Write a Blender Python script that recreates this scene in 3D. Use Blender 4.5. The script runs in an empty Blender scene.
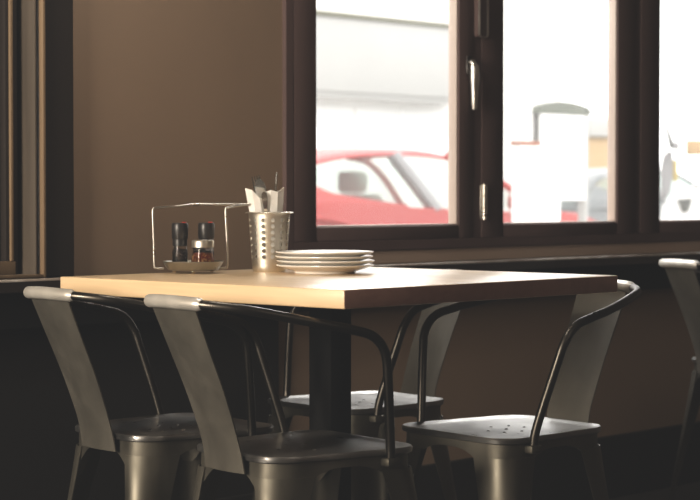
import bpy, bmesh, math, random
from mathutils import Vector, Matrix
random.seed(7)
PI = math.pi
SC = bpy.context.scene
COL = SC.collection

# ------------------------------------------------------------------ helpers
def obj(name, bm, mat, parent=None, smooth=True, loc=None, angle=40):
    me = bpy.data.meshes.new(name)
    bmesh.ops.recalc_face_normals(bm, faces=bm.faces[:])
    if smooth:
        for f in bm.faces: f.smooth = True
        lim = math.radians(angle)
        for e in bm.edges:
            if len(e.link_faces) == 2 and e.calc_face_angle(0) > lim: e.smooth = False
    bm.to_mesh(me); bm.free()
    mats = mat if isinstance(mat, (list, tuple)) else [mat]
    for m in mats: me.materials.append(m)
    o = bpy.data.objects.new(name, me); COL.objects.link(o)
    if parent is not None: o.parent = parent
    if loc is not None: o.location = loc
    return o

def tag(o, label=None, cat=None, group=None, kind=None):
    if label: o['label'] = label
    if cat: o['category'] = cat
    if group: o['group'] = group
    if kind: o['kind'] = kind
    return o

def thing(name, label, cat, loc=(0, 0, 0), rz=0.0, group=None):
    o = bpy.data.objects.new(name, None); COL.objects.link(o)
    o.empty_display_size = .1
    o.location = loc; o.rotation_euler = (0, 0, rz)
    return tag(o, label, cat, group)

def struct(name, bm, mat, parent=None, smooth=False):
    o = obj(name, bm, mat, parent, smooth)
    if parent is None: o['kind'] = 'structure'
    return o

def copy_tree(o, parent=None):
    c = o.copy(); COL.objects.link(c)
    if parent is not None: c.parent = parent
    for ch in list(o.children): copy_tree(ch, c)
    return c

def B(): return bmesh.new()

def box(bm, x0, x1, y0, y1, z0, z1, bev=0.0, seg=2, mi=0):
    r = bmesh.ops.create_cube(bm, size=1)
    vs = r['verts']
    for v in vs:
        v.co = Vector(((x0 + x1) / 2 + v.co.x * (x1 - x0), (y0 + y1) / 2 + v.co.y * (y1 - y0), (z0 + z1) / 2 + v.co.z * (z1 - z0)))
    fs = list({f for v in vs for f in v.link_faces})
    if mi:
        for f in fs: f.material_index = mi
    if bev > 0:
        es = list({e for v in vs for e in v.link_edges})
        bmesh.ops.bevel(bm, geom=es, offset=bev, segments=seg, affect='EDGES', profile=.5, material=-1)
    return bm

def catmull(pts, n=8):
    P = [Vector(p) for p in pts]
    out = []
    for i in range(len(P) - 1):
        p0 = P[i - 1] if i else P[0] * 2 - P[1]
        p1, p2 = P[i], P[i + 1]
        p3 = P[i + 2] if i + 2 < len(P) else P[-1] * 2 - P[-2]
        for k in range(n):
            t = k / n
            out.append(.5 * ((2 * p1) + (p2 - p0) * t + (2 * p0 - 5 * p1 + 4 * p2 - p3) * t * t + (3 * p1 - p0 - 3 * p2 + p3) * t ** 3))
    out.append(P[-1])
    return out

def tube(bm, pts, r, n=12, caps=True):
    pts = [Vector(p) for p in pts]
    rad = r if isinstance(r, (list, tuple)) else [r] * len(pts)
    t0 = (pts[1] - pts[0]).normalized()
    ref = Vector((0, 0, 1)) if abs(t0.z) < .9 else Vector((1, 0, 0))
    u = t0.cross(ref).normalized()
    rings = []
    for i, p in enumerate(pts):
        a = pts[max(i - 1, 0)]; b = pts[min(i + 1, len(pts) - 1)]
        t = (b - a).normalized()
        u = (u - t * u.dot(t)).normalized()
        w = t.cross(u)
        rings.append([bm.verts.new(p + (u * math.cos(2 * PI * k / n) + w * math.sin(2 * PI * k / n)) * rad[i]) for k in range(n)])
    for i in range(len(rings) - 1):
        for k in range(n):
            bm.faces.new((rings[i][k], rings[i][(k + 1) % n], rings[i + 1][(k + 1) % n], rings[i + 1][k]))
    if caps:
        bm.faces.new(rings[0][::-1]); bm.faces.new(rings[-1])
    return bm

def lathe(bm, prof, n=48, c=(0, 0, 0)):
    rings = []
    for r, z in prof:
        if r < 1e-6: rings.append([bm.verts.new((c[0], c[1], c[2] + z))])
        else: rings.append([bm.verts.new((c[0] + r * math.cos(2 * PI * k / n), c[1] + r * math.sin(2 * PI * k / n), c[2] + z)) for k in range(n)])
    for a, b in zip(rings, rings[1:]):
        for k in range(n):
            k2 = (k + 1) % n
            if len(a) == 1 and len(b) == 1: continue
            if len(a) == 1: bm.faces.new((a[0], b[k], b[k2]))
            elif len(b) == 1: bm.faces.new((a[k], a[k2], b[0]))
            else: bm.faces.new((a[k], a[k2], b[k2], b[k]))
    return bm

def prism(bm, poly, axis, d0, d1, mi=0):
    """poly in the two axes other than `axis`, extruded from d0 to d1."""
    def mk(p, d):
        return {'x': (d, p[0], p[1]), 'y': (p[0], d, p[1]), 'z': (p[0], p[1], d)}[axis]
    a = [bm.verts.new(mk(p, d0)) for p in poly]; b = [bm.verts.new(mk(p, d1)) for p in poly]
    n = len(poly)
    fs = [bm.faces.new(a[::-1]), bm.faces.new(b)]
    for i in range(n): fs.append(bm.faces.new((a[i], a[(i + 1) % n], b[(i + 1) % n], b[i])))
    for f in fs: f.material_index = mi
    return bm

def thicken(bm, t):
    """give an open sheet a thickness"""
    fs = bm.faces[:]
    bmesh.ops.recalc_face_normals(bm, faces=fs)
    bmesh.ops.solidify(bm, geom=fs, thickness=t)
    return bm

def grid(bm, rows):
    V = [[bm.verts.new(p) for p in r] for r in rows]
    for a, b in zip(V, V[1:]):
        for k in range(len(a) - 1): bm.faces.new((a[k], a[k + 1], b[k + 1], b[k]))
    return bm

def rrect(hx, hy, r, n=8):
    pts = []
    for cx, cy, a0 in ((hx - r, hy - r, 0), (-hx + r, hy - r, PI / 2), (-hx + r, -hy + r, PI), (hx - r, -hy + r, 1.5 * PI)):
        for k in range(n + 1):
            a = a0 + PI / 2 * k / n
            pts.append((cx + r * math.cos(a), cy + r * math.sin(a)))
    return pts

# ------------------------------------------------------------------ materials
def mat(name, col, rough=.5, metal=0.0, spec=.5, noise=None, bump=None, coat=0.0):
    """noise=(scale, other colour, stretch, lo, hi); bump=(scale, strength)"""
    m = bpy.data.materials.new(name); m.use_nodes = True
    nt = m.node_tree; b = nt.nodes['Principled BSDF']
    b.inputs['Base Color'].default_value = (*col, 1)
    b.inputs['Roughness'].default_value = rough
    b.inputs['Metallic'].default_value = metal
    b.inputs['Specular IOR Level'].default_value = spec
    b.inputs['Coat Weight'].default_value = coat
    tc = nt.nodes.new('ShaderNodeTexCoord')
    if noise:
        sc, c2, st, lo, hi = noise
        mp = nt.nodes.new('ShaderNodeMapping'); mp.inputs['Scale'].default_value = st
        nz = nt.nodes.new('ShaderNodeTexNoise'); nz.inputs['Scale'].default_value = sc; nz.inputs['Detail'].default_value = 6
        rp = nt.nodes.new('ShaderNodeValToRGB')
        rp.color_ramp.elements[0].position = lo; rp.color_ramp.elements[0].color = (*col, 1)
        rp.color_ramp.elements[1].position = hi; rp.color_ramp.elements[1].color = (*c2, 1)
        nt.links.new(tc.outputs['Object'], mp.inputs['Vector']); nt.links.new(mp.outputs[0], nz.inputs['Vector'])
        nt.links.new(nz.outputs['Fac'], rp.inputs[0]); nt.links.new(rp.outputs[0], b.inputs['Base Color'])
    if bump:
        n2 = nt.nodes.new('ShaderNodeTexNoise'); n2.inputs['Scale'].default_value = bump[0]; n2.inputs['Detail'].default_value = 4
        bp = nt.nodes.new('ShaderNodeBump'); bp.inputs['Strength'].default_value = bump[1]; bp.inputs['Distance'].default_value = .01
        nt.links.new(tc.outputs['Object'], n2.inputs['Vector']); nt.links.new(n2.outputs['Fac'], bp.inputs['Height'])
        nt.links.new(bp.outputs[0], b.inputs['Normal'])
    return m

def steel_mat(name, c1, c2, r0, r1, metal=1.0):
    m = mat(name, c1, .4, metal, noise=(7, c2, (1, 1, .35), .35, .7))
    nt = m.node_tree; b = nt.nodes['Principled BSDF']
    tc = nt.nodes.new('ShaderNodeTexCoord')
    nz = nt.nodes.new('ShaderNodeTexNoise'); nz.inputs['Scale'].default_value = 14; nz.inputs['Detail'].default_value = 5
    mr = nt.nodes.new('ShaderNodeMapRange'); mr.inputs['From Min'].default_value = .3; mr.inputs['From Max'].default_value = .7
    mr.inputs['To Min'].default_value = r0; mr.inputs['To Max'].default_value = r1
    nt.links.new(tc.outputs['Object'], nz.inputs['Vector']); nt.links.new(nz.outputs['Fac'], mr.inputs['Value'])
    nt.links.new(mr.outputs[0], b.inputs['Roughness'])
    return m

def wood_mat(name, c1, c2, rough, coat=0.0):
    m = bpy.data.materials.new(name); m.use_nodes = True
    nt = m.node_tree; b = nt.nodes['Principled BSDF']; L = nt.links.new
    tc = nt.nodes.new('ShaderNodeTexCoord')
    mp = nt.nodes.new('ShaderNodeMapping'); mp.inputs['Scale'].default_value = (40, 2.2, 60)
    nz = nt.nodes.new('ShaderNodeTexNoise'); nz.inputs['Scale'].default_value = 1.0; nz.inputs['Detail'].default_value = 8; nz.inputs['Distortion'].default_value = .6
    # staves: a step every 6 cm across the grain
    sx = nt.nodes.new('ShaderNodeSeparateXYZ')
    mu = nt.nodes.new('ShaderNodeMath'); mu.operation = 'MULTIPLY'; mu.inputs[1].default_value = 1 / .062
    fl = nt.nodes.new('ShaderNodeMath'); fl.operation = 'FLOOR'
    wn = nt.nodes.new('ShaderNodeTexWhiteNoise'); wn.noise_dimensions = '1D'
    ad = nt.nodes.new('ShaderNodeMath'); ad.operation = 'MULTIPLY_ADD'; ad.inputs[1].default_value = .3
    rp = nt.nodes.new('ShaderNodeValToRGB')
    rp.color_ramp.elements[0].position = .35; rp.color_ramp.elements[0].color = (*c2, 1)
    rp.color_ramp.elements[1].position = .8; rp.color_ramp.elements[1].color = (*c1, 1)
    L(tc.outputs['Object'], mp.inputs['Vector']); L(mp.outputs[0], nz.inputs['Vector'])
    L(tc.outputs['Object'], sx.inputs[0]); L(sx.outputs['X'], mu.inputs[0]); L(mu.outputs[0], fl.inputs[0]); L(fl.outputs[0], wn.inputs['W'])
    L(wn.outputs['Value'], ad.inputs[0]); L(nz.outputs['Fac'], ad.inputs[2]); L(ad.outputs[0], rp.inputs[0])
    L(rp.outputs[0], b.inputs['Base Color'])
    b.inputs['Roughness'].default_value = rough
    b.inputs['Coat Weight'].default_value = coat; b.inputs['Coat Roughness'].default_value = .3
    bp = nt.nodes.new('ShaderNodeBump'); bp.inputs['Strength'].default_value = .08; bp.inputs['Distance'].default_value = .003
    L(nz.outputs['Fac'], bp.inputs['Height']); L(bp.outputs[0], b.inputs['Normal'])
    return m

def pane_mat(name, veil, tint=(1, 1, 1), veilcol=(1, .99, .97)):
    """clear glass with a translucent veil painting in glare haze"""
    m = bpy.data.materials.new(name); m.use_nodes = True
    nt = m.node_tree; nt.nodes.clear(); L = nt.links.new
    out = nt.nodes.new('ShaderNodeOutputMaterial')
    tr = nt.nodes.new('ShaderNodeBsdfTransparent'); tr.inputs[0].default_value = (*tint, 1)
    tl = nt.nodes.new('ShaderNodeBsdfTranslucent'); tl.inputs[0].default_value = (*veilcol, 1)
    gl = nt.nodes.new('ShaderNodeBsdfGlossy'); gl.inputs['Roughness'].default_value = .03
    tc = nt.nodes.new('ShaderNodeTexCoord'); nz = nt.nodes.new('ShaderNodeTexNoise'); nz.inputs['Scale'].default_value = 3
    mr = nt.nodes.new('ShaderNodeMapRange'); mr.inputs['To Min'].default_value = veil * .7; mr.inputs['To Max'].default_value = veil * 1.3
    L(tc.outputs['Object'], nz.inputs['Vector']); L(nz.outputs['Fac'], mr.inputs['Value'])
    m1 = nt.nodes.new('ShaderNodeMixShader'); m2 = nt.nodes.new('ShaderNodeMixShader')
    L(mr.outputs[0], m1.inputs[0]); L(tr.outputs[0], m1.inputs[1]); L(tl.outputs[0], m1.inputs[2])
    m2.inputs[0].default_value = .02
    L(m1.outputs[0], m2.inputs[1]); L(gl.outputs[0], m2.inputs[2])
    L(m2.outputs[0], out.inputs[0])
    return m

M = {}
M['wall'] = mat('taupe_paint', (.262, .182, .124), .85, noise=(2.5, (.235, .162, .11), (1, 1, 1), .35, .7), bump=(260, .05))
M['band'] = mat('lit_taupe_band', (.46, .34, .265), .7, noise=(6, (.42, .31, .24), (.3, 1, 1), .3, .7))  # wall taupe lightened to paint in the light on this band
M['wall_dark'] = mat('shaded_lower_wall', (.012, .010, .009), .8, spec=.2, noise=(6, (.009, .008, .007), (1, 1, 1), .3, .7))  # near-black colour that paints shade onto the lower wall
M['plaster'] = mat('interior_plaster', (.12, .09, .07), .9, noise=(3, (.10, .075, .06), (1, 1, 1), .3, .7))
M['ceiling'] = mat('ceiling_paint', (.18, .16, .14), .9, noise=(3, (.16, .14, .12), (1, 1, 1), .3, .7))
M['floor'] = mat('dark_floor', (.02, .017, .015), .55, noise=(5, (.03, .025, .022), (1, .2, 1), .3, .7))
M['frame'] = mat('dark_brown_frame', (.10, .064, .060), .75, spec=.3, noise=(9, (.086, .055, .051), (1, 1, .2), .3, .7))
M['frame_black'] = mat('black_brown_frame', (.016, .0125, .011), .7, spec=.2, noise=(9, (.02, .015, .0125), (1, 1, .2), .3, .7))
M['bead'] = mat('lit_reveal_bead', (.42, .34, .29), .5, noise=(20, (.36, .29, .25), (1, 1, .2), .3, .7))  # pale colour stands in for daylight on the glass reveal
M['bead_gold'] = mat('tan_wood_bead', (.24, .165, .095), .5, noise=(30, (.18, .12, .07), (1, 1, .1), .3, .7))
M['reveal'] = mat('worn_grey_brown_wood', (.085, .066, .048), .7, noise=(25, (.055, .042, .03), (1, 1, .08), .35, .65))
M['ledge'] = mat('dark_ledge_wood', (.022, .016, .014), .35, noise=(12, (.017, .012, .011), (.2, 1, 1), .3, .7))
M['ledge_edge'] = mat('worn_highlit_ledge_edge', (.8, .76, .7), .3, noise=(14, (.5, .42, .36), (1, 1, 1), .45, .6))
M['black'] = mat('black_iron', (.005, .005, .005), .9, spec=.05, noise=(40, (.007, .007, .007), (1, 1, 1), .3, .7))
M['panel'] = mat('black_shutter', (.008, .008, .009), .35, noise=(5, (.012, .011, .011), (1, 1, 1), .3, .7))
M['wood'] = wood_mat('pale_butcher_block', (.84, .62, .38), (.68, .48, .27), .34, .6)
M['wood_shaded'] = wood_mat('reddish_shaded_edge', (.34, .19, .15), (.27, .14, .11), .45)  # darker wood copy, shade painted on the edge turned from the light
M['steel'] = steel_mat('gunmetal_sheet', (.17, .158, .13), (.085, .079, .064), .42, .62)
M['steel_tube'] = steel_mat('gunmetal_tube', (.08, .073, .063), (.055, .05, .043), .26, .4)
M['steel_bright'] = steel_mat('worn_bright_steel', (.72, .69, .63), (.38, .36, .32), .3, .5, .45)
M['splat'] = steel_mat('dull_splat_steel', (.215, .2, .168), (.125, .117, .097), .5, .7, .88)
M['seat'] = steel_mat('polished_seat_steel', (.37, .365, .355), (.22, .215, .205), .27, .44)
M['cup'] = steel_mat('brushed_stainless', (.72, .67, .58), (.64, .59, .50), .36, .46)
M['chrome'] = steel_mat('chrome', (.85, .82, .76), (.75, .72, .66), .1, .2)
M['nickel'] = steel_mat('nickel_hardware', (.62, .59, .54), (.5, .47, .43), .25, .4)
M['tray'] = steel_mat('dull_tray_steel', (.36, .34, .29), (.28, .265, .225), .35, .5)
M['china'] = mat('white_china', (.86, .83, .78), .12, noise=(4, (.83, .80, .75), (1, 1, 1), .3, .7))
M['paper'] = mat('white_napkin_paper', (.88, .86, .82), .8, noise=(30, (.8, .78, .74), (1, 1, 1), .3, .7), bump=(80, .1))
M['mill_cap'] = mat('black_grinder_plastic', (.012, .012, .013), .35, noise=(30, (.02, .018, .018), (1, 1, 1), .3, .7))
M['red_dot'] = mat('red_plastic', (.5, .04, .02), .4, noise=(30, (.4, .03, .02), (1, 1, 1), .3, .7))
M['peppercorn'] = mat('peppercorns', (.02, .014, .01), .6, noise=(260, (.12, .09, .06), (1, 1, 1), .5, .62), bump=(260, .6))
M['chili'] = mat('chilli_flakes', (.22, .035, .012), .7, noise=(300, (.62, .35, .12), (1, 1, 1), .52, .62), bump=(300, .6))
gm = bpy.data.materials.new('jar_glass'); gm.use_nodes = True
_b = gm.node_tree.nodes['Principled BSDF']; _b.inputs['Transmission Weight'].default_value = 1; _b.inputs['Roughness'].default_value = .02; _b.inputs['IOR'].default_value = 1.3
M['glass'] = gm
M['pane'] = pane_mat('glare_veiled_glass', .022)  # veil stands in for the glare from outdoors
M['car_glass'] = pane_mat('car_glass', .42, (.85, .93, .9), (.82, .88, .86))
# outdoors
M['asphalt'] = mat('sunlit_asphalt', (.38, .37, .36), .9, noise=(2, (.45, .44, .42), (1, 1, 1), .3, .7))
M['pavement'] = mat('pale_pavement', (.6, .58, .55), .9, noise=(3, (.66, .64, .6), (1, 1, 1), .3, .7))
M['car_red'] = mat('red_car_paint', (.27, .018, .016), .3, spec=.4, noise=(.6, (.30, .021, .018), (1, 1, 1), .3, .7), coat=.15)
M['car_grey'] = mat('grey_car_paint', (.11, .12, .125), .3, noise=(.6, (.13, .14, .145), (1, 1, 1), .3, .7))
M['tyre'] = mat('tyre_rubber', (.03, .03, .03), .8, noise=(20, (.04, .04, .04), (1, 1, 1), .3, .7))
M['car_seat'] = mat('grey_car_upholstery', (.20, .225, .205), .8, noise=(10, (.23, .255, .235), (1, 1, 1), .3, .7))
M['white_wall'] = mat('white_render', (.8, .79, .77), .9, noise=(1, (.84, .83, .81), (1, 1, 1), .3, .7))
M['fascia'] = mat('pale_grey_fascia', (.32, .32, .312), .8, noise=(.8, (.35, .35, .34), (1, 1, 1), .3, .7))
M['fascia_dark'] = mat('olive_grey_coping', (.10, .10, .06), .8, noise=(.8, (.12, .12, .08), (1, 1, 1), .3, .7))
M['ochre'] = mat('pale_ochre_render', (.34, .24, .13), .9, noise=(.8, (.37, .26, .15), (1, 1, 1), .3, .7))
M['sign_white'] = mat('white_sign_paint', (.85, .85, .84), .6, noise=(2, (.88, .88, .87), (1, 1, 1), .3, .7))
M['sign_grey'] = mat('grey_green_sign_head', (.06, .07, .056), .8, noise=(14, (.11, .12, .10), (1, 1, 1), .4, .6))
M['brick'] = mat('brick_red_cap', (.22, .08, .045), .8, noise=(10, (.25, .10, .06), (1, 1, 1), .3, .7))
M['scooter'] = mat('light_grey_scooter', (.19, .19, .195), .4, noise=(3, (.21, .21, .215), (1, 1, 1), .3, .7))
M['scooter_dark'] = mat('dark_grey_scooter_trim', (.05, .055, .05), .5, noise=(5, (.07, .075, .07), (1, 1, 1), .3, .7))
M['yellow'] = mat('yellow_paint', (.36, .27, .07), .6, noise=(3, (.33, .25, .065), (1, 1, 1), .3, .7))

# ------------------------------------------------------------------ camera
# world X runs along the window wall, Y runs from the camera towards that wall
H = .913
F_PX = 1900.0
TH = math.radians(43)
cam = bpy.data.cameras.new('camera'); co = bpy.data.objects.new('camera', cam); COL.objects.link(co)
SC.camera = co
cam.sensor_fit = 'HORIZONTAL'; cam.sensor_width = 36
cam.lens = F_PX / 700 * 36
fwd = Vector((math.cos(TH), math.cos(PI / 2 - TH), 0))
pitch = math.atan((250 - 196) / F_PX)
d = Vector((fwd.x * math.cos(pitch), fwd.y * math.cos(pitch), -math.sin(pitch)))
co.location = (0, 0, H)
co.rotation_euler = d.to_track_quat('-Z', 'Y').to_euler()
cam.dof.use_dof = True
cam.dof.focus_distance = 3.65
cam.dof.aperture_fstop = 7.0
cam.clip_end = 200

# ------------------------------------------------------------------ room shell
WY = 3.33          # inside face of the window wall
WT = .15
RX0, RX1, RY0, ZC = -1.4, 6.6, -1.6, 2.75
W1 = (3.326, 5.62, .77, 2.05)      # right window opening
W2 = (1.30, 2.660, .735, 2.05)     # left window opening
bm = B()
box(bm, W2[1], W1[0], WY, WY + WT, 0, ZC)
box(bm, RX0 - .15, W2[0], WY, WY + WT, 0, ZC)
box(bm, W1[1], RX1 + .15, WY, WY + WT, 0, ZC)
box(bm, W1[0], W1[1], WY, WY + WT, 0, W1[2]); box(bm, W1[0], W1[1], WY, WY + WT, W1[3], ZC)
box(bm, W2[0], W2[1], WY, WY + WT, 0, W2[2]); box(bm, W2[0], W2[1], WY, WY + WT, W2[3], ZC)
struct('wall_back', bm, M['wall'])
bm = B(); box(bm, RX0 - .15, RX0, RY0, WY, 0, ZC); struct('wall_left', bm, M['plaster'])
bm = B(); box(bm, RX1, RX1 + .15, RY0, WY, 0, ZC); struct('wall_right', bm, M['plaster'])
bm = B(); box(bm, RX0 - .15, RX1 + .15, RY0 - .15, RY0, 0, ZC); struct('wall_front', bm, M['plaster'])
bm = B(); box(bm, RX0 - .15, RX1 + .15, RY0 - .15, WY + WT, -.1, 0); struct('floor', bm, M['floor'])
bm = B(); box(bm, RX0 - .15, RX1 + .15, RY0 - .15, WY + WT, ZC, ZC + .12); struct('ceiling', bm, M['ceiling'])
bm = B(); box(bm, RX0, RX1, WY - .018, WY, 0, .19, .004); struct('baseboard_back', bm, M['wall_dark'])  # dark strip paints in the light falling off low on the wall
# window ledge: board with worn edge and painted highlight, black box for the shadow underneath
LZ, LY = .735, 3.25
bm = B(); box(bm, RX0, RX1, LY, WY, LZ - .028, LZ, .003)
led = struct('trim_1', bm, M['ledge'])
bm = B(); box(bm, RX0, RX1, LY - .0015, LY + .006, LZ - .004, LZ + .0015, .001); obj('worn_highlight_edge', bm, M['ledge_edge'], led)  # pale colour paints the light caught along the chipped edge
bm = B(); box(bm, RX0, RX1, LY + .025, WY, .628, LZ - .028, .003); struct('trim_2', bm, M['black'])  # black box drawn in for the shadow under the ledge
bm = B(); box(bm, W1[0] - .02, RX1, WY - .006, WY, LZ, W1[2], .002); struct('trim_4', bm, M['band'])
# dark panel painting in the shade below the ledge on the left
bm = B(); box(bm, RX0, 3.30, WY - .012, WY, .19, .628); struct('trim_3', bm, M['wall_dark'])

# ---- right window
FY = WY - .012     # face of the frame
GY = FY + .027     # glass
def ring(bm, x0, x1, z0, z1, w, y0, y1, bev=.003):
    box(bm, x0, x0 + w, y0, y1, z0, z1, bev); box(bm, x1 - w, x1, y0, y1, z0, z1, bev)
    box(bm, x0 + w, x1 - w, y0, y1, z0, z0 + w, bev); box(bm, x0 + w, x1 - w, y0, y1, z1 - w, z1, bev)
bm = B()
z0, z1 = W1[2], W1[3]
ring(bm, W1[0], W1[1], z0, z1, .028, FY, GY + .01)
for mx0, mx1 in ((4.058, 4.092), (4.838, 4.862)):
    box(bm, mx0, mx1, FY + .002, GY + .008, z0 + .028, z1 - .028, .002)
win = struct('window_1', bm, M['frame'])
panes = ((3.436, 3.994), (4.190, 4.741), (4.968, 5.515))
sash_lim = ((3.354, 4.058), (4.092, 4.838), (4.862, 5.592))
PZ0, PZ1 = .834, 1.965
for (p0, p1), (s0, s1) in zip(panes, sash_lim):
    bm = B()
    for a, b in ((s0, p0), (p1, s1)):
        box(bm, a, b, FY, GY + .008, z0 + .028, z1 - .028, .003)
    box(bm, p0, p1, FY, GY + .008, z0 + .028, PZ0, .003); box(bm, p0, p1, FY, GY + .008, PZ1, z1 - .028, .003)
    sash = obj('sash', bm, M['frame'], win)
    bm = B(); ring(bm, p0, p1, PZ0, PZ1, .004, FY + .006, GY + .008, .001)
    obj('glazing_bead', bm, M['bead'], sash)
    bm = B(); box(bm, p0 + .002, p1 - .002, GY, GY + .005, PZ0 + .002, PZ1 - .002); obj('glass_pane', bm, M['pane'], sash)
# window hardware on the first mullion
def wz(x, y, Y=FY):     # pixel of the photograph -> point on plane Y
    t = Y / (math.cos(PI / 2 - TH) - math.sin(PI / 2 - TH) * (x - 350) / F_PX)
    r = (x - 350) / F_PX * t
    return math.cos(PI / 2 - TH) * r + math.cos(TH) * t, H - (y - 196) / F_PX * t
hx, hz0 = wz(468.5, 110); _, hz1 = wz(468.5, 57)
bm = B(); box(bm, hx - .014, hx + .012, FY - .006, FY, hz1 - .05, hz1 + .002, .003)
hb = obj('handle_plate', bm, M['ledge'], win)
bm = B()
tube(bm, catmull([(hx, FY - .002, hz1 - .016), (hx, FY - .012, hz1 - .017), (hx + .001, FY - .017, hz1 - .026), (hx + .002, FY - .018, hz1 - .06), (hx + .003, FY - .017, hz0)], 6),
     [.009] * 12 + [.0125] * 4 + [.0135] * 3 + [.0125, .0115, .0105, .010, .009, .007], 14)
obj('lever_handle', bm, M['nickel'], hb)
lx, lz0 = wz(478.0, 38); _, lz1 = wz(478.0, -8)
bm = B(); prism(bm, [(lx + q[0], (lz0 + lz1) / 2 + q[1]) for q in rrect(.018, (lz1 - lz0) / 2, .009, 5)], 'y', FY - .014, FY)
lt = obj('latch_body', bm, M['frame'], win)
bm = B()
oq = rrect(.0195, (lz1 - lz0) / 2 + .0015, .010, 5); iq = rrect(.0165, (lz1 - lz0) / 2 - .0015, .0075, 5)
zc_ = (lz0 + lz1) / 2
va = [bm.verts.new((lx + a, FY - .0155, zc_ + b)) for a, b in oq]; vb = [bm.verts.new((lx + a, FY - .0155, zc_ + b)) for a, b in iq]
for k in range(len(va)): bm.faces.new((va[k], va[(k + 1) % len(va)], vb[(k + 1) % len(va)], vb[k]))
thicken(bm, .006)
obj('latch_rim', bm, M['nickel'], lt)
gx, gz0 = wz(482.5, 220); _, gz1 = wz(482.5, 184)
bm = B()
n = 3; L_ = (gz1 - gz0) / n
for k in range(n):
    tube(bm, [(gx, FY - .007, gz0 + L_ * k + .001), (gx, FY - .007, gz0 + L_ * (k + 1) - .001)], .0075, 12)
box(bm, gx - .013, gx + .013, FY - .004, FY, gz0 + .003, gz1 - .003, .001)
obj('hinge', bm, M['nickel'], win)

# ---- left window with its closed dark shutter
bm = B()
x1 = 2.577
box(bm, x1, W2[1], WY - .016, WY + WT - .02, W2[2], W2[3], .004)
box(bm, W2[0], W2[0] + .086, WY - .016, WY + WT - .02, W2[2], W2[3], .004)
box(bm, W2[0] + .086, x1, WY - .016, WY + WT - .02, W2[3] - .086, W2[3], .004)
win2 = struct('window_2', bm, M['frame_black'])
bm = B(); ring(bm, W2[0] + .09, x1 - .001, LZ, W2[3] - .09, .008, WY - .024, WY - .004, .002); obj('tan_bead', bm, M['bead_gold'], win2)
bm = B(); ring(bm, W2[0] + .104, x1 - .016, LZ + .001, W2[3] - .104, .006, WY - .012, WY + .055, .002); obj('reveal', bm, M['reveal'], win2)
xs1 = x1 - .022
bm = B(); box(bm, W2[0] + .11, xs1, WY + .055, WY + .075, LZ + .001, W2[3] - .11); obj('shutter_panel', bm, M['panel'], win2)
bm = B(); ring(bm, W2[0] + .16, 2.545, LZ + .002, W2[3] - .16, .034, WY + .035, WY + .056, .004)
sh = obj('shutter_frame', bm, M['frame_black'], win2)
bm = B(); box(bm, W2[0] + .2, 2.534, WY + .030, WY + .036, LZ + .003, LZ + .036, .002); box(bm, 2.520, 2.528, WY + .028, WY + .036, LZ + .036, W2[3] - .2, .002)
obj('shutter_batten', bm, M['bead_gold'], sh)

# ------------------------------------------------------------------ table
TX0, TX1, TY0, TY1, TZ = 2.406, 3.228, 2.257, 3.045, .75
TT = .034
tcx, tcy = (TX0 + TX1) / 2, (TY0 + TY1) / 2
table = thing('dining_table', 'square pale wood topped cafe table on a single black pedestal', 'table', (tcx, tcy, 0))
hx_, hy_ = (TX1 - TX0) / 2, (TY1 - TY0) / 2
bm = B(); box(bm, -hx_, hx_, -hy_, hy_, TZ - TT, TZ, .0025, 2)
bm.faces.ensure_lookup_table()
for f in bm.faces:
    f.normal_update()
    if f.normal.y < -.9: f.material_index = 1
obj('table_top', bm, [M['wood'], M['wood_shaded']], table, angle=60)
px_, py_ = -.012, .02
bm = B(); box(bm, px_ - .032, px_ + .032, py_ - .032, py_ + .032, .03, TZ - TT - .008, .006); obj('pedestal', bm, M['black'], table)
bm = B()
for a in (45, 135):
    m4 = Matrix.Translation((px_, py_, 0)) @ Matrix.Rotation(math.radians(a), 4, 'Z')
    b2 = B(); box(b2, -.19, .19, -.02, .02, TZ - TT - .008, TZ - TT, .001)
    bmesh.ops.transform(b2, matrix=m4, verts=b2.verts[:]); me = bpy.data.meshes.new('tmp'); b2.to_mesh(me); b2.free(); bm.from_mesh(me); bpy.data.meshes.remove(me)
obj('top_bracket', bm, M['black'], table)
bm = B()
prism(bm, rrect(.26, .26, .03), 'z', 0, .012); prism(bm, [(x + px_, y + py_) for x, y in rrect(.07, .07, .02)], 'z', .012, .03)
obj('base_plate', bm, M['black'], table)

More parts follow.
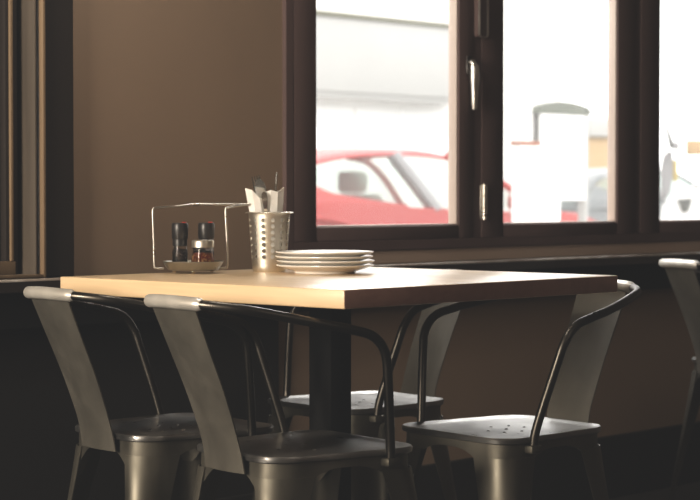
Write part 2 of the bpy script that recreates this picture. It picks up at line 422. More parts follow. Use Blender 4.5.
# ------------------------------------------------------------------ chair (faces +x)
SH = .45
def make_chair(label):
    t = thing('dining_chair', label, 'chair', group='metal cafe chairs')
    hx, hy, rc = .163, .168, .06
    def taper(bm):
        for v in bm.verts: v.co.y *= 1 - .21 * min(1.3, max(0, (hx - v.co.x) / (2 * hx)))
    # seat: pressed sheet with a rolled lip
    bm = B()
    lv = [(-.034, SH - .005), (-.010, SH - .0035), (-.004, SH - .0005), (.001, SH - .0005), (.0035, SH - .004), (.0025, SH - .011), (-.002, SH - .013)]
    rings = []
    for dd, z in lv:
        rings.append([bm.verts.new((x, y, z)) for x, y in rrect(hx + dd, hy + dd, rc + dd, 8)])
    n = len(rings[0])
    for a, b in zip(rings, rings[1:]):
        for k in range(n): bm.faces.new((a[k], a[(k + 1) % n], b[(k + 1) % n], b[k]))
    c = bm.verts.new((0, 0, SH - .0085))
    mid = [bm.verts.new((x, y, SH - .0075)) for x, y in rrect(.075, .075, .04, 8)]
    for k in range(n):
        bm.faces.new((mid[k], mid[(k + 1) % n], rings[0][(k + 1) % n], rings[0][k])); bm.faces.new((c, mid[(k + 1) % n], mid[k]))
    b_c = bm.verts.new((0, 0, SH - .013))
    for k in range(n): bm.faces.new((rings[-1][k], rings[-1][(k + 1) % n], b_c))
    for x, y in ((0, 0), (.05, .0), (-.05, 0), (0, .05), (0, -.05), (.04, .04), (-.04, -.04)):
        lathe(bm, [(0, .0021), (.0022, .0018), (.0036, .0006), (.0042, -.001)], 10, (x, y, SH - .0078))
    taper(bm); obj('seat', bm, M['seat'], t)
    # apron: skirt under the seat, arched between the legs
    bm = B()
    out = rrect(hx - .006, hy - .006, rc - .006, 8)
    dense = []
    for i, p in enumerate(out):
        q = out[(i + 1) % len(out)]
        m = 14 if (Vector(p) - Vector(q)).length > .1 else 1
        for k in range(m): dense.append((p[0] + (q[0] - p[0]) * k / m, p[1] + (q[1] - p[1]) * k / m))
    def arch(x, y):
        # distance from the middle of the side, 0 at middle .. 1 at the corner
        s = min(abs(x) / (hx - .03), abs(y) / (hy - .03))
        s = min(max(s, 0), 1)
        return SH - .028 - .075 * max(0, (s - .1) / .9) ** 2.2
    rows = []
    for k, fr in enumerate((0, .25, .5, .75, 1)):
        rows.append([bm.verts.new((x * (1 + .012 * fr), y * (1 + .012 * fr), (SH - .008) * (1 - fr) + arch(x, y) * fr)) for x, y in dense])
    n = len(dense)
    for a, b in zip(rows, rows[1:]):
        for k in range(n): bm.faces.new((a[k], a[(k + 1) % n], b[(k + 1) % n], b[k]))
    taper(bm); thicken(bm, .002)
    obj('apron', bm, M['steel'], t)
    # legs: tapered folded sheet following the corner curve
    for sx, sy in ((1, 1), (1, -1), (-1, 1), (-1, -1)):
        bm = B(); rows = []
        for k in range(9):
            f = k / 8; z = (SH - .04) * (1 - f) + .006 * f
            splay = .002 + .050 * f ** 1.1
            wing = .034 * (1 - f) ** 1.4 + .006; r = .05 * (1 - f) + .014 * f
            cx, cy = hx - .004 + splay, hy - .004 + splay
            row = [(cx - r - wing, cy)] if True else []
            for j in range(7):
                a = PI / 2 * (1 - j / 6)
                row.append((cx - r + r * math.cos(a), cy - r + r * math.sin(a)))
            row.append((cx, cy - r - (wing if sx > 0 else wing * .35)))
            rows.append([(sx * x, sy * y, z) for x, y in row])
        grid(bm, rows); taper(bm); thicken(bm, .0022)
        leg = obj('leg', bm, M['steel'], t)
        ex, ey = hx + .048 - .008, hy + .048 - .008
        bm = B(); box(bm, sx * ex - .011, sx * ex + .011, sy * ey - .011, sy * ey + .011, 0, .016, .004); taper(bm); obj('foot_cap', bm, M['black'], leg)
    # back splat: bent plate up from behind the rear apron
    bm = B(); rows = []
    path = catmull([(-.168, .0, .415), (-.172, 0, .44), (-.182, 0, .48), (-.211, 0, .56), (-.250, 0, .65), (-.280, 0, .720)], 5)
    for i, p in enumerate(path):
        f = i / (len(path) - 1)
        w = .062 - .010 * min(1, f * 2.5) + .018 * f
        rows.append([(p.x - .006 * (1 - (u / 3) ** 2), u / 3 * w, p.z) for u in range(-3, 4)])
    grid(bm, rows); thicken(bm, .0028)
    sp = obj('splat', bm, M['splat'], t)
    # splat's rolled sleeve around the top tube
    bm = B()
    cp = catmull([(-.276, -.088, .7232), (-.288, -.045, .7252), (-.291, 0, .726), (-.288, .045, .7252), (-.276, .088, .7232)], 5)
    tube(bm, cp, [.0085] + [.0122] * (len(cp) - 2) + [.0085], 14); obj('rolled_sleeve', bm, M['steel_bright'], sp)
    # arm hoop
    half = [(.085, .164, .428), (.080, .169, .47), (.054, .194, .585), (.040, .203, .632), (.012, .204, .662), (-.035, .201, .676), (-.10, .190, .689), (-.18, .165, .706), (-.235, .138, .717), (-.276, .088, .7232), (-.288, .045, .7252)]
    pts = half + [(-.291, 0, .726)] + [(x, -y, z) for x, y, z in half[::-1]]
    bm = B(); tube(bm, catmull(pts, 6), .0088, 14); obj('arm_hoop', bm, M['steel_tube'], t)
    for s in (1, -1):
        bm = B(); box(bm, .070, .100, min(s * .150, s * .176), max(s * .150, s * .176), .418, .434, .004); obj('arm_clamp', bm, M['steel'], t)
    return t
A9 = math.radians(-9)
chair = make_chair('grey steel chair seen from behind, tucked under the near corner of the table')
chairs = [
    (2.530, 2.487, A9, None),
    (2.565, 2.890, math.radians(-8), 'grey steel chair seen from behind, at the table corner nearest the dark shuttered window'),
    (3.014, 2.379, PI - math.radians(8), 'grey steel chair facing us with its whole bright seat in view'),
    (3.18, 2.935, PI - math.radians(8), 'grey steel chair partly hidden behind the black table pedestal'),
    (4.753, 2.833, math.radians(-22), 'grey steel chair standing apart from the table, only part of its back in view'),
]
for i, (x, y, a, lab) in enumerate(chairs):
    o = chair if i == 0 else copy_tree(chair)
    o.location = (x, y, 0); o.rotation_euler = (0, 0, a)
    if lab: o['label'] = lab

# ------------------------------------------------------------------ on the table
# plates
PX, PY = 2.896, 2.773
pl_lab = ['white china plate at the bottom of the stack, on the table', 'white china plate second from the bottom of the stack', 'white china plate third from the bottom of the stack, just under the top one', 'white china plate on top of the stack of four']
prof = [(0, .006), (.058, .006), (.060, 0), (.064, 0), (.066, .006), (.085, .0135), (.099, .0205), (.1025, .0225), (.1035, .0245), (.1025, .0262), (.098, .0252), (.082, .0185), (.068, .0115), (.058, .0098), (0, .0095)]
prof = [(r, z * .70) for r, z in prof]
plate0 = None
for k in range(4):
    if plate0 is None:
        bm = B(); lathe(bm, prof, 72); plate0 = obj('plate', bm, M['china']); p = plate0
    else:
        p = plate0.copy(); COL.objects.link(p)
    p.location = (PX + (.0, .0012, -.001, .0005)[k], PY + (.0, -.001, .0008, .001)[k], TZ + .0006 + k * .0092)
    tag(p, pl_lab[k], 'plate', 'stack of white plates')

# perforated cutlery cup
CX, CY = 2.8785, 2.922
cup = thing('cutlery_cup', 'perforated stainless steel cutlery cup standing beside the plates', 'cup', (CX, CY, TZ))
def cup_r(z): return .0365 + (.0455 - .0365) * z / .128
bm = B()
NC, NR, Z0, Z1 = 13, 7, .026, .118
cells = {}
def cv(a, z): 
    r = cup_r(z); return (r * math.cos(a), r * math.sin(a), z)
vcache = {}
def gv(i2, j2):      # half-step lattice
    i2 %= 2 * NC
    if (i2, j2) not in vcache:
        vcache[(i2, j2)] = bm.verts.new(cv(2 * PI * i2 / (2 * NC), Z0 + (Z1 - Z0) * j2 / (2 * NR)))
    return vcache[(i2, j2)]
dz = (Z1 - Z0) / NR
for i in range(NC):
    for j in range(NR):
        ci, cj = 2 * i + 1, 2 * j + 1
        ac, zc = 2 * PI * ci / (2 * NC), Z0 + dz * (j + .5)
        ringv = [gv(ci + 1, cj), gv(ci + 1, cj + 1), gv(ci, cj + 1), gv(ci - 1, cj + 1), gv(ci - 1, cj), gv(ci - 1, cj - 1), gv(ci, cj - 1), gv(ci + 1, cj - 1)]
        hole = []
        for k in range(8):
            q = k * PI / 4; rr = .0047
            hole.append(bm.verts.new(cv(ac + rr * math.cos(q) / cup_r(zc), zc + rr * math.sin(q))))
        for k in range(8): bm.faces.new((ringv[k], ringv[(k + 1) % 8], hole[(k + 1) % 8], hole[k]))
prev = [gv(i, 0) for i in range(2 * NC)]
for z, rr in ((.012, None), (.005, None), (.0, .034)):
    cur = []
    for i in range(2 * NC):
        a = 2 * PI * i / (2 * NC); r = rr or cup_r(z); cur.append(bm.verts.new((r * math.cos(a), r * math.sin(a), z)))
    for i in range(2 * NC): bm.faces.new((prev[i], prev[(i + 1) % (2 * NC)], cur[(i + 1) % (2 * NC)], cur[i]))
    prev = cur
bm.faces.new(prev)
prev = [gv(i, 2 * NR) for i in range(2 * NC)]
for z, rr in ((.124, cup_r(.124)), (.1265, .0458), (.128, .0475), (.1275, .0505), (.126, .0515)):
    cur = [bm.verts.new((rr * math.cos(PI * i / NC), rr * math.sin(PI * i / NC), z)) for i in range(2 * NC)]
    for i in range(2 * NC): bm.faces.new((prev[i], prev[(i + 1) % (2 * NC)], cur[(i + 1) % (2 * NC)], cur[i]))
    prev = cur
thicken(bm, -.0009)
obj('cup_wall', bm, M['cup'], cup, angle=50)

RV = Vector((math.sin(TH), -math.cos(TH), 0)); RV = Vector((math.cos(PI / 2 - TH), -math.sin(PI / 2 - TH), 0))   # picture-right on the table
FV = Vector((fwd.x, fwd.y, 0))
def at_cup(u, w, z): return Vector((CX, CY, TZ)) + RV * u + FV * w + Vector((0, 0, z))
def strip(bm, path, widths, wd, th):
    """flat bar along path, half widths along vector wd"""
    rows = []
    for p, w in zip(path, widths): rows.append([p - wd * w, p, p + wd * w])
    grid(bm, rows); thicken(bm, th); return bm
# napkin folded and stood in the cup
def napkin(name, label, pts, z):
    bm = B(); rows = []
    for k in range(6):
        f = k / 5
        rows.append([at_cup(u0 + (u1 - u0) * f, w0 + (w1 - w0) * f, z0 + (z1 - z0) * f) + FV * .0015 * math.sin(9 * f + i) for i, ((u0, w0, z0), (u1, w1, z1)) in enumerate(pts)])
    grid(bm, rows); thicken(bm, .0016)
    return tag(obj(name, bm, M['paper'], smooth=False), label, 'napkin', 'napkins in the cutlery cup')
napkin('paper_napkin', 'white paper napkin leaning out over the left rim of the cutlery cup', [((-.022, -.020, .02), (-.051, -.008, .180)), ((-.012, -.025, .02), (-.036, -.020, .176)), ((-.004, -.024, .02), (-.020, -.016, .158)), ((.002, -.018, .02), (-.012, -.006, .150))], 0)
napkin('paper_napkin', 'white paper napkin standing upright at the right of the cutlery cup', [((-.006, -.012, .02), (-.012, -.016, .170)), ((.004, -.018, .02), (.004, -.020, .176)), ((.014, -.016, .02), (.018, -.014, .172)), ((.022, -.006, .02), (.031, .000, .182))], 0)
def cutlery(name, label, cat, u0, w0, u1, w1, z1, kind):
    a, b = at_cup(u0, w0, .004), at_cup(u1, w1, z1)
    dr = (b - a).normalized(); side = dr.cross(FV).normalized()
    side = (side * .8 + FV * .6).normalized(); side = (side - dr * side.dot(dr)).normalized()
    Ln = (b - a).length
    bm = B()
    if kind == 'knife':
        pr = [(0, .003), (.05, .0055), (.1, .0045), (.42, .0045), (.46, .007), (.6, .0085), (.85, .0085), (.95, .006), (1, .001)]
    elif kind == 'spoon':
        pr = [(0, .004), (.06, .0065), (.2, .0045), (.55, .0028), (.68, .003), (.74, .009), (.82, .0155), (.9, .0165), (.96, .011), (1, .002)]
    elif kind == 'handle':
        pr = [(0, .002), (.4, .003), (.6, .0032), (.8, .005), (.93, .0078), (.98, .006), (1, .002)]
    elif kind == 'edge':
        pr = [(0, .002), (.6, .0022), (.85, .0022), (.97, .0018), (1, .001)]
    else:
        pr = [(0, .004), (.06, .0065), (.2, .0045), (.55, .0028), (.66, .004), (.72, .010), (.78, .0115)]
    strip(bm, [a + dr * Ln * f for f, _ in pr], [w for _, w in pr], side, .0014)
    if kind == 'fork':
        for s in (-.0095, -.0032, .0032, .0095):
            b2 = B(); p0 = a + dr * Ln * .775 + side * s
            strip(bm, [p0, p0 + dr * Ln * .12, p0 + dr * Ln * .225], [.002, .0018, .0008], side, .0014); b2.free()
    return tag(obj(name, bm, M['chrome']), label, cat, 'cutlery standing in the cup')
cutlery('fork', 'steel fork with tines up, tallest of the cutlery at the left of the cup', 'fork', .010, .010, -.030, .012, .206, 'fork')
cutlery('spoon', 'steel spoon with its bowl up beside the fork in the cup', 'spoon', .004, -.004, -.021, -.010, .200, 'spoon')
cutlery('spoon', 'steel spoon handle end resting low between the two napkins', 'spoon', .006, -.010, -.010, -.026, .172, 'handle')
cutlery('table_knife', 'thin steel knife standing edge on at the right of the cup', 'knife', .002, .012, .016, .010, .215, 'edge')
cutlery('table_knife', 'steel knife blade leaning against the upright napkin', 'knife', -.012, .008, .004, -.006, .178, 'knife')

# condiment caddy
KX, KY = 2.716, 2.987
kx_ang = math.atan2(RV.y, RV.x) + math.radians(5)
cad = thing('condiment_caddy', 'chrome wire condiment caddy with oval tray, at the back edge of the table', 'caddy', (KX, KY, TZ), kx_ang)
bm = B()
def oval(sx, sy, z, n=40): return [(sx * math.cos(2 * PI * k / n), sy * math.sin(2 * PI * k / n), z) for k in range(n)]
rings = [[bm.verts.new(p) for p in oval(a, b, z)] for a, b, z in ((.045, .046, .0085), (.052, .053, .010), (.058, .059, .018), (.0615, .0625, .0245), (.064, .065, .0255), (.0645, .0655, .0245), (.0600, .061, .0165), (.053, .054, .0065), (.046, .047, .0055))]
for a, b in zip(rings, rings[1:]):
    for k in range(40): bm.faces.new((a[k], a[(k + 1) % 40], b[(k + 1) % 40], b[k]))
bm.faces.new(rings[0]); bm.faces.new(rings[-1][::-1])
obj('tray', bm, M['tray'], cad)
for x, y in ((0, -.044), (-.04, .02), (.04, .02)):
    bm = B(); bmesh.ops.create_uvsphere(bm, u_segments=12, v_segments=8, radius=.0048, matrix=Matrix.Translation((x, y, .0048))); obj('foot', bm, M['chrome'], cad)
bm = B()
lx0, lx1 = -.082, .072
p = [(lx0 + .02, .010, .009), (lx0 + .004, .010, .010), (lx0, .010, .016), (lx0 - .001, .010, .06), (lx0 - .003, .010, .125), (lx0 - .001, .012, .1365), (lx0 + .008, .02, .1385), (lx0 + .04, .040, .1405), (lx0 + .078, .046, .145)]
tube(bm, catmull(p, 6), .0024, 10)
p = [(lx1 - .02, .010, .009), (lx1 - .004, .010, .010), (lx1, .010, .016), (lx1, .010, .06), (lx1 - .003, .010, .125), (lx1 - .002, .012, .1365), (lx1 + .004, .02, .1385), (lx1 + .020, .036, .1415), (lx1 + .045, .046, .145)]
tube(bm, catmull(p, 6), .0024, 10)
tube(bm, [(lx0 + .074, .046, .145), (lx1 + .048, .046, .145)], .003, 10)
obj('handle_frame', bm, M['nickel'], cad)
def at_cad(x, y, z):
    c, s = math.cos(kx_ang), math.sin(kx_ang)
    return (KX + c * x - s * y, KY + s * x + c * y, TZ + z)
def mill(label, loc):
    t = thing('pepper_mill', label, 'pepper mill', loc, group='pepper mills in the caddy')
    bm = B(); lathe(bm, [(0, 0), (.015, 0), (.0165, .002), (.0165, .030), (.014, .038), (.0135, .044), (0, .044)], 28); j = obj('jar', bm, M['glass'], t)
    bm = B(); lathe(bm, [(0, .002), (.0145, .002), (.0148, .028), (.012, .034), (0, .035)], 24); obj('peppercorns', bm, M['peppercorn'], j)
    bm = B(); lathe(bm, [(.0142, .040), (.0155, .041), (.0155, .052), (.0172, .054), (.0178, .070), (.0175, .078), (.0160, .081), (0, .0815)], 28); c = obj('grinder_cap', bm, M['mill_cap'], t)
    bm = B(); lathe(bm, [(0, .0830), (.004, .0828), (.0055, .0815), (.0055, .0805)], 14, (.004, -.009, 0)); obj('red_button', bm, M['red_dot'], c)
    t.scale = (1, 1, 1.2)
    return t
m1 = mill('black capped glass pepper mill at the left of the caddy tray', at_cad(-.028, .006, .0088))
m2 = copy_tree(m1); m2.location = at_cad(.028, .023, .0088); m2['label'] = 'black capped pepper mill half hidden behind the chilli flake shaker'
sk = thing('spice_shaker', 'glass shaker of red chilli flakes with a steel screw lid in the caddy', 'shaker', at_cad(.020, -.022, .0088)); sk.scale = (1.05, 1.05, 1.15)
bm = B(); lathe(bm, [(0, 0), (.021, 0), (.0235, .002), (.0240, .010), (.0215, .024), (.0195, .034), (.0200, .041), (0, .041)], 36); j = obj('jar', bm, M['glass'], sk)
bm = B(); lathe(bm, [(0, .002), (.0212, .002), (.0222, .010), (.020, .022), (.0185, .029), (0, .031)], 30); obj('chilli_flakes', bm, M['chili'], j)
bm = B(); lathe(bm, [(.0205, .040), (.0225, .0405), (.0225, .0505), (.0215, .0525), (.019, .0535), (0, .054)], 36); obj('screw_lid', bm, M['cup'], sk)

# ------------------------------------------------------------------ outside
GZ = -.15
bm = B(); box(bm, -10, 60, WY + WT, 60, GZ - .1, GZ); struct('ground', bm, M['asphalt'])
bm = B(); box(bm, -10, 60, WY + WT, 6.2, GZ, GZ + .08, .01); struct('pavement', bm, M['pavement'])

def quad_panel(bm, pts, t):
    vs = [bm.verts.new(p) for p in pts]; bm.faces.new(vs); thicken(bm, t); return bm

def make_car(label, loc, rz, paint, name='car', simple=False):
    """nose at +x, x 0..4.6, near side y=0"""
    t = thing(name, label, 'car', loc, rz)
    Wd = 1.72
    def arc(cx, r=.35):
        return [(cx + r * math.cos(a), .30 + r * math.sin(a)) for a in [PI * (1 - k / 10) for k in range(11)]]
    low = [(.05, .35), (.02, .6), (.08, .92), (.45, 1.0), (.9, 1.02), (1.4, .99), (2.2, .96), (3.1, .93), (3.55, .94), (4.1, .91), (4.45, .80), (4.58, .5), (4.55, .28), (4.1, .2)]
    bottom = arc(3.72)[::-1] + [(3.3, .2), (1.3, .2)] + arc(.88)[::-1] + [(.5, .2), (.15, .22)]
    poly = low + bottom
    bm = B()
    sec = ((0.0, .0), (.05, -.05), (.86, -.05), (1.67, -.05), (1.72, .0))
    # section offsets: shoulder tucks in at the sides
    vs = []
    for yy, _ in ((0, 0), (Wd, 0)):
        vs.append([bm.verts.new((x, yy + (.07 if yy == 0 else -.07) * max(0, (z - .55) / .45) ** 2 + (.05 if yy == 0 else -.05) * max(0, (.45 - z) / .3), z)) for x, z in poly])
    n = len(poly)
    bm.faces.new(vs[0][::-1]); bm.faces.new(vs[1])
    for i in range(n): bm.faces.new((vs[0][i], vs[0][(i + 1) % n], vs[1][(i + 1) % n], vs[1][i]))
    es = [e for e in bm.edges if abs(e.verts[0].co.y - e.verts[1].co.y) < .2]
    bmesh.ops.bevel(bm, geom=es, offset=.035, segments=3, affect='EDGES')
    bmesh.ops.triangulate(bm, faces=[f for f in bm.faces if len(f.verts) > 4])
    obj('body', bm, paint, t, angle=35)
    # flared rear haunch and side crease
    bm = B()
    tube(bm, catmull([(.1, .055, .86), (.5, .03, .90), (.95, .015, .86), (1.3, .015, .74), (1.7, .03, .68), (3.2, .03, .70), (4.0, .04, .70)], 5), .02, 8); obj('side_crease', bm, paint, t)
    # roof line (side profile of the glasshouse)
    rl = [(.10, 1.0), (.36, 1.15), (.70, 1.285), (1.1, 1.37), (1.5, 1.415), (1.9, 1.43), (2.3, 1.43), (2.65, 1.39), (3.0, 1.255), (3.55, .92)]
    def side_y(z): return .075 + .27 * max(0, (z - .95) / .48)
    bm = B(); rows = []
    seq = catmull([(x, 0, z) for x, z in rl], 4)
    top = [q for q in seq if .5 <= q.x <= 2.72]
    for q in top:
        y0 = side_y(q.z)
        rows.append([(q.x, y0, q.z - .03), (q.x, y0 + .03, q.z), (q.x, .5, q.z + .025), (q.x, Wd / 2, q.z + .035), (q.x, Wd - .5, q.z + .025), (q.x, Wd - y0 - .03, q.z), (q.x, Wd - y0, q.z - .03)])
    grid(bm, rows); thicken(bm, .02); obj('roof', bm, paint, t)
    for sgn in (0, 1):
        bm = B(); ya = .045 if sgn == 0 else Wd - .045
        def qy(z): return side_y(z) - .012 if sgn == 0 else Wd - side_y(z) + .012
        f = [(.2, qy(.9), .9), (.26, qy(1.05), 1.05), (.60, qy(1.215), 1.215), (.78, qy(1.15), 1.15), (.95, qy(1.085), 1.085), (1.4, qy(1.03), 1.03), (1.78, qy(.99), .99), (1.78, qy(.9), .9)]
        bm.faces.new([bm.verts.new(p) for p in f]); bmesh.ops.triangulate(bm, faces=bm.faces[:]); thicken(bm, .006); obj('rear_quarter', bm, paint, t, smooth=False)
        def yy(z, o=0): return side_y(z) + o if sgn == 0 else Wd - side_y(z) - o
        bm = B(); tube(bm, [(q.x, yy(q.z), q.z) for q in seq if q.x <= .85], .05, 8); obj('rear_pillar', bm, paint, t)
        bm = B(); tube(bm, [(q.x, yy(q.z), q.z) for q in seq if q.x >= 2.55], .034, 8); obj('front_pillar', bm, paint, t)
        bm = B(); tube(bm, [(1.88, yy(1.40, .01), 1.40), (2.14, yy(.96, .01), .94)], .06, 8); obj('door_pillar', bm, M['scooter'], t)
        g1 = [q for q in seq if .72 <= q.x <= 1.9]; bm = B()
        f = [(q.x, yy(q.z - .05), q.z - .05) for q in g1] + [(2.08, yy(.97), .97), (1.78, yy(.98), .98), (1.4, yy(1.02), 1.02), (.95, yy(1.07), 1.07), (.68, yy(1.2), 1.2)]
        bm.faces.new([bm.verts.new(p) for p in f]); bmesh.ops.triangulate(bm, faces=bm.faces[:]); obj('side_window', bm, M['car_glass'], t, smooth=False)
        g2 = [q for q in seq if 1.95 <= q.x <= 3.45]; bm = B()
        f = [(q.x, yy(q.z - .05), q.z - .05) for q in g2] + [(3.4, yy(.95), .95), (2.16, yy(.96), .96)]
        bm.faces.new([bm.verts.new(p) for p in f]); bmesh.ops.triangulate(bm, faces=bm.faces[:]); obj('side_window', bm, M['car_glass'], t, smooth=False)
    bm = B(); grid(bm, [[(q.x, side_y(q.z) + .03, q.z), (q.x, Wd / 2, q.z + .03), (q.x, Wd - side_y(q.z) - .03, q.z)] for q in seq if q.x >= 2.7]); obj('windscreen', bm, M['car_glass'], t)
    bm = B(); grid(bm, [[(q.x, side_y(q.z) + .03, q.z), (q.x, Wd / 2, q.z + .03), (q.x, Wd - side_y(q.z) - .03, q.z)] for q in seq if q.x <= .7]); obj('rear_window', bm, M['car_glass'], t)
    for yy0 in (.28, .98):
        bm = B(); box(bm, 1.55, 1.72, yy0, yy0 + .46, .5, 1.08, .05, 3); box(bm, 1.52, 1.64, yy0 + .1, yy0 + .36, 1.09, 1.26, .04, 3); box(bm, 1.6, 2.1, yy0, yy0 + .46, .45, .6, .04, 3); obj('front_seat', bm, M['car_seat'], t)
    bm = B(); box(bm, .9, 1.05, .25, Wd - .25, .5, 1.02, .05, 3); obj('rear_seat', bm, M['car_seat'], t)
    for cx in (.88, 3.72):
        for yy0 in (.02, Wd - .22):
            bm = B(); tube(bm, [(cx, yy0, .31), (cx, yy0 + .03, .31), (cx, yy0 + .17, .31), (cx, yy0 + .2, .31)], [.28, .31, .31, .28], 28); w = obj('wheel', bm, M['tyre'], t)
            bm = B(); tube(bm, [(cx, yy0 - .006, .31), (cx, yy0 + .206, .31)], .19, 24); obj('hub_cap', bm, M['nickel'], w)
    for ya in (.12, Wd - .42):
        bm = B(); box(bm, 4.32, 4.52, ya, ya + .3, .56, .70, .04); obj('headlamp', bm, M['chrome'], t)
        bm = B(); box(bm, .0, .1, ya, ya + .3, .68, .82, .03); obj('tail_lamp', bm, M['red_dot'], t)
    bm = B(); box(bm, 3.02, 3.16, -.12, .06, .95, 1.07, .03); obj('wing_mirror', bm, paint, t)
    return t
make_car('red car parked across the street, filling the lower half of the left pane', (9.72, 10.0, GZ), 0, M['car_red'])
make_car('grey car parked further down the street, low in the middle pane', (wz(586, 200, 15.0)[0] - .1, 15.0, GZ), 0, M['car_grey'])

# building across the street with its pale grey fascia
bl = thing('shop_building', 'white shop building across the street with a broad pale grey fascia', 'building', (0, 18, GZ))
bm = B(); box(bm, 8, 24.2, 0, 6, 0, 7.5, .02); obj('wall', bm, M['white_wall'], bl)
bm = B(); box(bm, 8, 21.4, -.5, 0, 2.45, 3.46, .03); fa = obj('fascia', bm, M['fascia'], bl)
bm = B(); box(bm, 8, 21.4, -.54, .0, 3.46, 3.52, .01); obj('coping', bm, M['fascia_dark'], fa)
bm = B(); box(bm, 8, 21.4, -.46, -.3, 2.38, 2.45, .01); obj('lower_moulding', bm, M['fascia'], fa)
for x0 in (15.2, 17.4, 19.4):
    bm = B(); box(bm, x0, x0 + 1.9, -.03, 0, .5, 2.3, .01); box(bm, x0 + .93, x0 + .97, -.06, -.03, .5, 2.3); obj('shop_window', bm, M['sign_white'], bl)
fx0 = wz(588, 156, 21)[0]; fz1 = wz(598, 137, 21)[1] - GZ; fw = wz(640, 137, 21)[0] - fx0
b2 = thing('far_building', 'pale ochre building glimpsed at the edge of the middle pane', 'building', (fx0, 21, GZ))
bm = B(); box(bm, 0, fw, 0, .6, 0, fz1, .02); obj('wall', bm, M['ochre'], b2)
bm = B(); box(bm, -.1, fw + .1, -.1, .7, fz1, fz1 + .35, .03); obj('roof_band', bm, M['fascia'], b2)
def ext(x, y, Y):
    X, z = wz(x, y, Y); return X, z
# arched sign board across the near pavement
Ys = 8.6
sx0, sz1 = ext(536, 113, Ys); sx1, sz0 = ext(586, 200, Ys)
_, szt = ext(560, 102, Ys)
cxs = (sx0 + sx1) / 2
sb = thing('sign_board', 'white standing sign board with a grey arched top in the middle pane', 'sign', (cxs, Ys, GZ))
hw = (sx1 - sx0) / 2
bm = B(); box(bm, -hw, hw, -.02, .02, sz0 - GZ, sz1 - GZ, .005); obj('panel', bm, M['sign_white'], sb)
arcp = [(-hw - .02, sz1 - GZ)] + [(-hw + 2 * hw * k / 12, sz1 - GZ + .05 + (szt - sz1 - .05) * math.sin(PI * k / 12) ** .8) for k in range(13)] + [(hw + .02, sz1 - GZ)]
bm = B(); prism(bm, arcp, 'y', -.035, .035); obj('arched_head', bm, M['sign_grey'], sb)
for s in (-1, 1):
    bm = B(); box(bm, s * (hw - .02) - .02, s * (hw - .02) + .02, -.021, .05, 0, sz1 - GZ, .004); obj('post', bm, M['fascia'], sb)
# low white cabinet with brick red cap
Yc = 8.3
c0, cz1 = ext(516, 141, Yc); c1, _ = ext(556, 141, Yc)
kb = thing('street_cabinet', 'white roadside cabinet with a brick red cap left of the arched sign', 'cabinet', ((c0 + c1) / 2, Yc, GZ))
hw = (c1 - c0) / 2
bm = B(); box(bm, -hw, hw, -.04, .04, 0, cz1 - GZ - .03, .01); obj('cabinet_body', bm, M['sign_white'], kb)
bm = B(); box(bm, -hw - .01, -hw * .05, -.05, .05, cz1 - GZ - .03, cz1 - GZ, .006); obj('cap', bm, M['brick'], kb)
# pale delivery van beyond the last pane
Yq = 11.0
q0, _ = ext(660, 150, Yq); q1, _ = ext(700, 150, Yq)
van = thing('delivery_van', 'white delivery van with pale grey nose and dark pillar outside the last pane', 'van', (q0, Yq, GZ), math.radians(-56))
s1 = 1 / 97.0
def xx(x): return (x - 660) * s1
def zz(y): return ext(680, y, Yq)[1] - GZ
bm = B(); prism(bm, [(.02, .35), (0, .7), (.05, 1.0), (.3, 1.15), (.62, 1.25), (1.15, 2.1), (1.5, 2.3), (4.9, 2.35), (5.0, 2.2), (5.0, .35)], 'y', 0, 1.9)
bmesh.ops.bevel(bm, geom=bm.edges[:], offset=.05, segments=3, affect='EDGES'); obj('body', bm, M['sign_white'], van, angle=35)
bm = B(); prism(bm, [(xx(661), zz(200)), (xx(660), zz(170)), (xx(663), zz(154)), (xx(672), zz(150)), (xx(673), zz(172)), (xx(670), zz(196))], 'y', -.05, .3)
bmesh.ops.bevel(bm, geom=bm.edges[:], offset=.02, segments=2, affect='EDGES'); obj('front_wing', bm, M['scooter'], van)
bm = B(); prism(bm, [(xx(662.5), zz(119)), (xx(664.5), zz(119)), (xx(675), zz(149)), (xx(669), zz(150))], 'y', -.06, .04); obj('pillar_trim', bm, M['scooter_dark'], van)
bm = B(); box(bm, xx(672), xx(679), -.2, .03, zz(151), zz(143), .03, 3); obj('wing_mirror', bm, M['scooter'], van)
bm = B(); box(bm, xx(672.5), xx(677), -.03, .02, zz(182), zz(160), .01); obj('indicator', bm, M['yellow'], van)
bm = B(); box(bm, xx(685), xx(703), -.02, .02, zz(156), zz(141), .01); obj('side_stripe', bm, M['ochre'], van)
bm = B(); prism(bm, [(xx(676), zz(199)), (xx(692), zz(198)), (xx(688), zz(211)), (xx(682), zz(213))], 'y', -.03, .02); obj('fuel_flap', bm, M['scooter_dark'], van)
for cx in (.95, 4.0):
    for y0 in (.01, 1.67):
        bm = B(); tube(bm, [(cx, y0 - .03, .34), (cx, y0, .34), (cx, y0 + .19, .34), (cx, y0 + .22, .34)], [.3, .34, .34, .3], 28); w_ = obj('wheel', bm, M['tyre'], van)
        bm = B(); tube(bm, [(cx, y0 - .04, .34), (cx, y0 + .23, .34)], .2, 20); obj('hub_cap', bm, M['nickel'], w_)

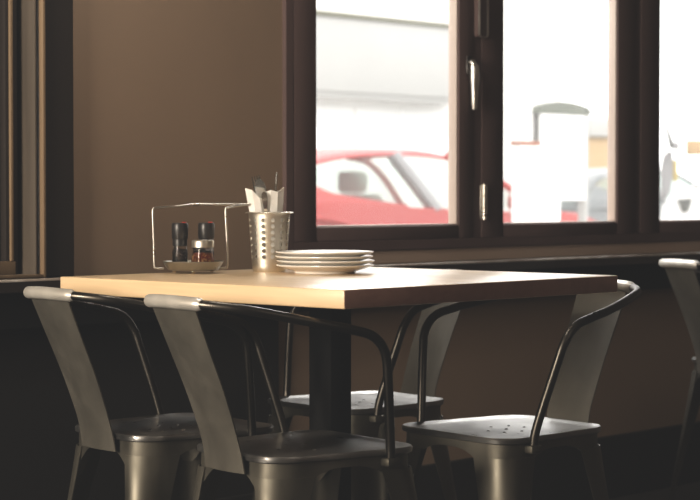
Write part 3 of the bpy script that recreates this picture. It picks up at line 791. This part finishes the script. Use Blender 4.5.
# ------------------------------------------------------------------ light
w = bpy.data.worlds.new('overcast_sky'); SC.world = w; w.use_nodes = True
bg = w.node_tree.nodes['Background']; bg.inputs[0].default_value = (1, .99, .97, 1); bg.inputs[1].default_value = 3.0
sun = bpy.data.lights.new('sun', 'SUN'); sun.energy = 2.0; sun.angle = math.radians(4); sun.color = (1, .96, .9)
so = bpy.data.objects.new('sun', sun); COL.objects.link(so)
so.rotation_euler = Vector((.25, .75, -.75)).to_track_quat('-Z', 'Y').to_euler()
def area(name, loc, target, sx, sy, power, col):
    l = bpy.data.lights.new(name, 'AREA'); l.shape = 'RECTANGLE'; l.size = sx; l.size_y = sy; l.energy = power; l.color = col
    o = bpy.data.objects.new(name, l); COL.objects.link(o); o.location = loc
    o.rotation_euler = (Vector(target) - Vector(loc)).to_track_quat('-Z', 'Y').to_euler()
    return o
area('assumed_side_light', (-1.2, 2.72, 1.45), (2.4, 2.75, .9), .9, 1.3, 188, (1, .87, .71))  # assumed warm lamp inside the room, out of view; no side window is built
area('added_sky_fill', (4.5, 4.3, 2.9), (3.4, 2.4, .6), 2.4, .9, 170, (1, .98, .95))  # added lamp outside, boosts the daylight on table and seats
area('added_room_fill', (2.2, -.9, 2.6), (3.0, 2.2, .8), 1.2, 1.2, 8, (1, .85, .7))  # added weak warm fill, out of view

pl = bpy.data.lights.new('added_overhead_fill', 'POINT'); pl.energy = 23; pl.shadow_soft_size = .12; pl.color = (1, .92, .8)  # added unseen lamp over the table, brightens the chair back tops
po = bpy.data.objects.new('added_overhead_fill', pl); COL.objects.link(po); po.location = (2.45, 2.78, 2.05)

# ------------------------------------------------------------------ film response
vs = SC.view_settings
vs.view_transform = 'Standard'; vs.look = 'None'; vs.exposure = 0; vs.gamma = 1
vs.use_curve_mapping = True
cm = vs.curve_mapping
c = cm.curves[3]
c.points[0].location = (0, .016)
c.points[1].location = (1, 1)
cm.update()
SC.cycles.max_bounces = 8
SC.cycles.transparent_max_bounces = 16
SC.cycles.sample_clamp_indirect = 4
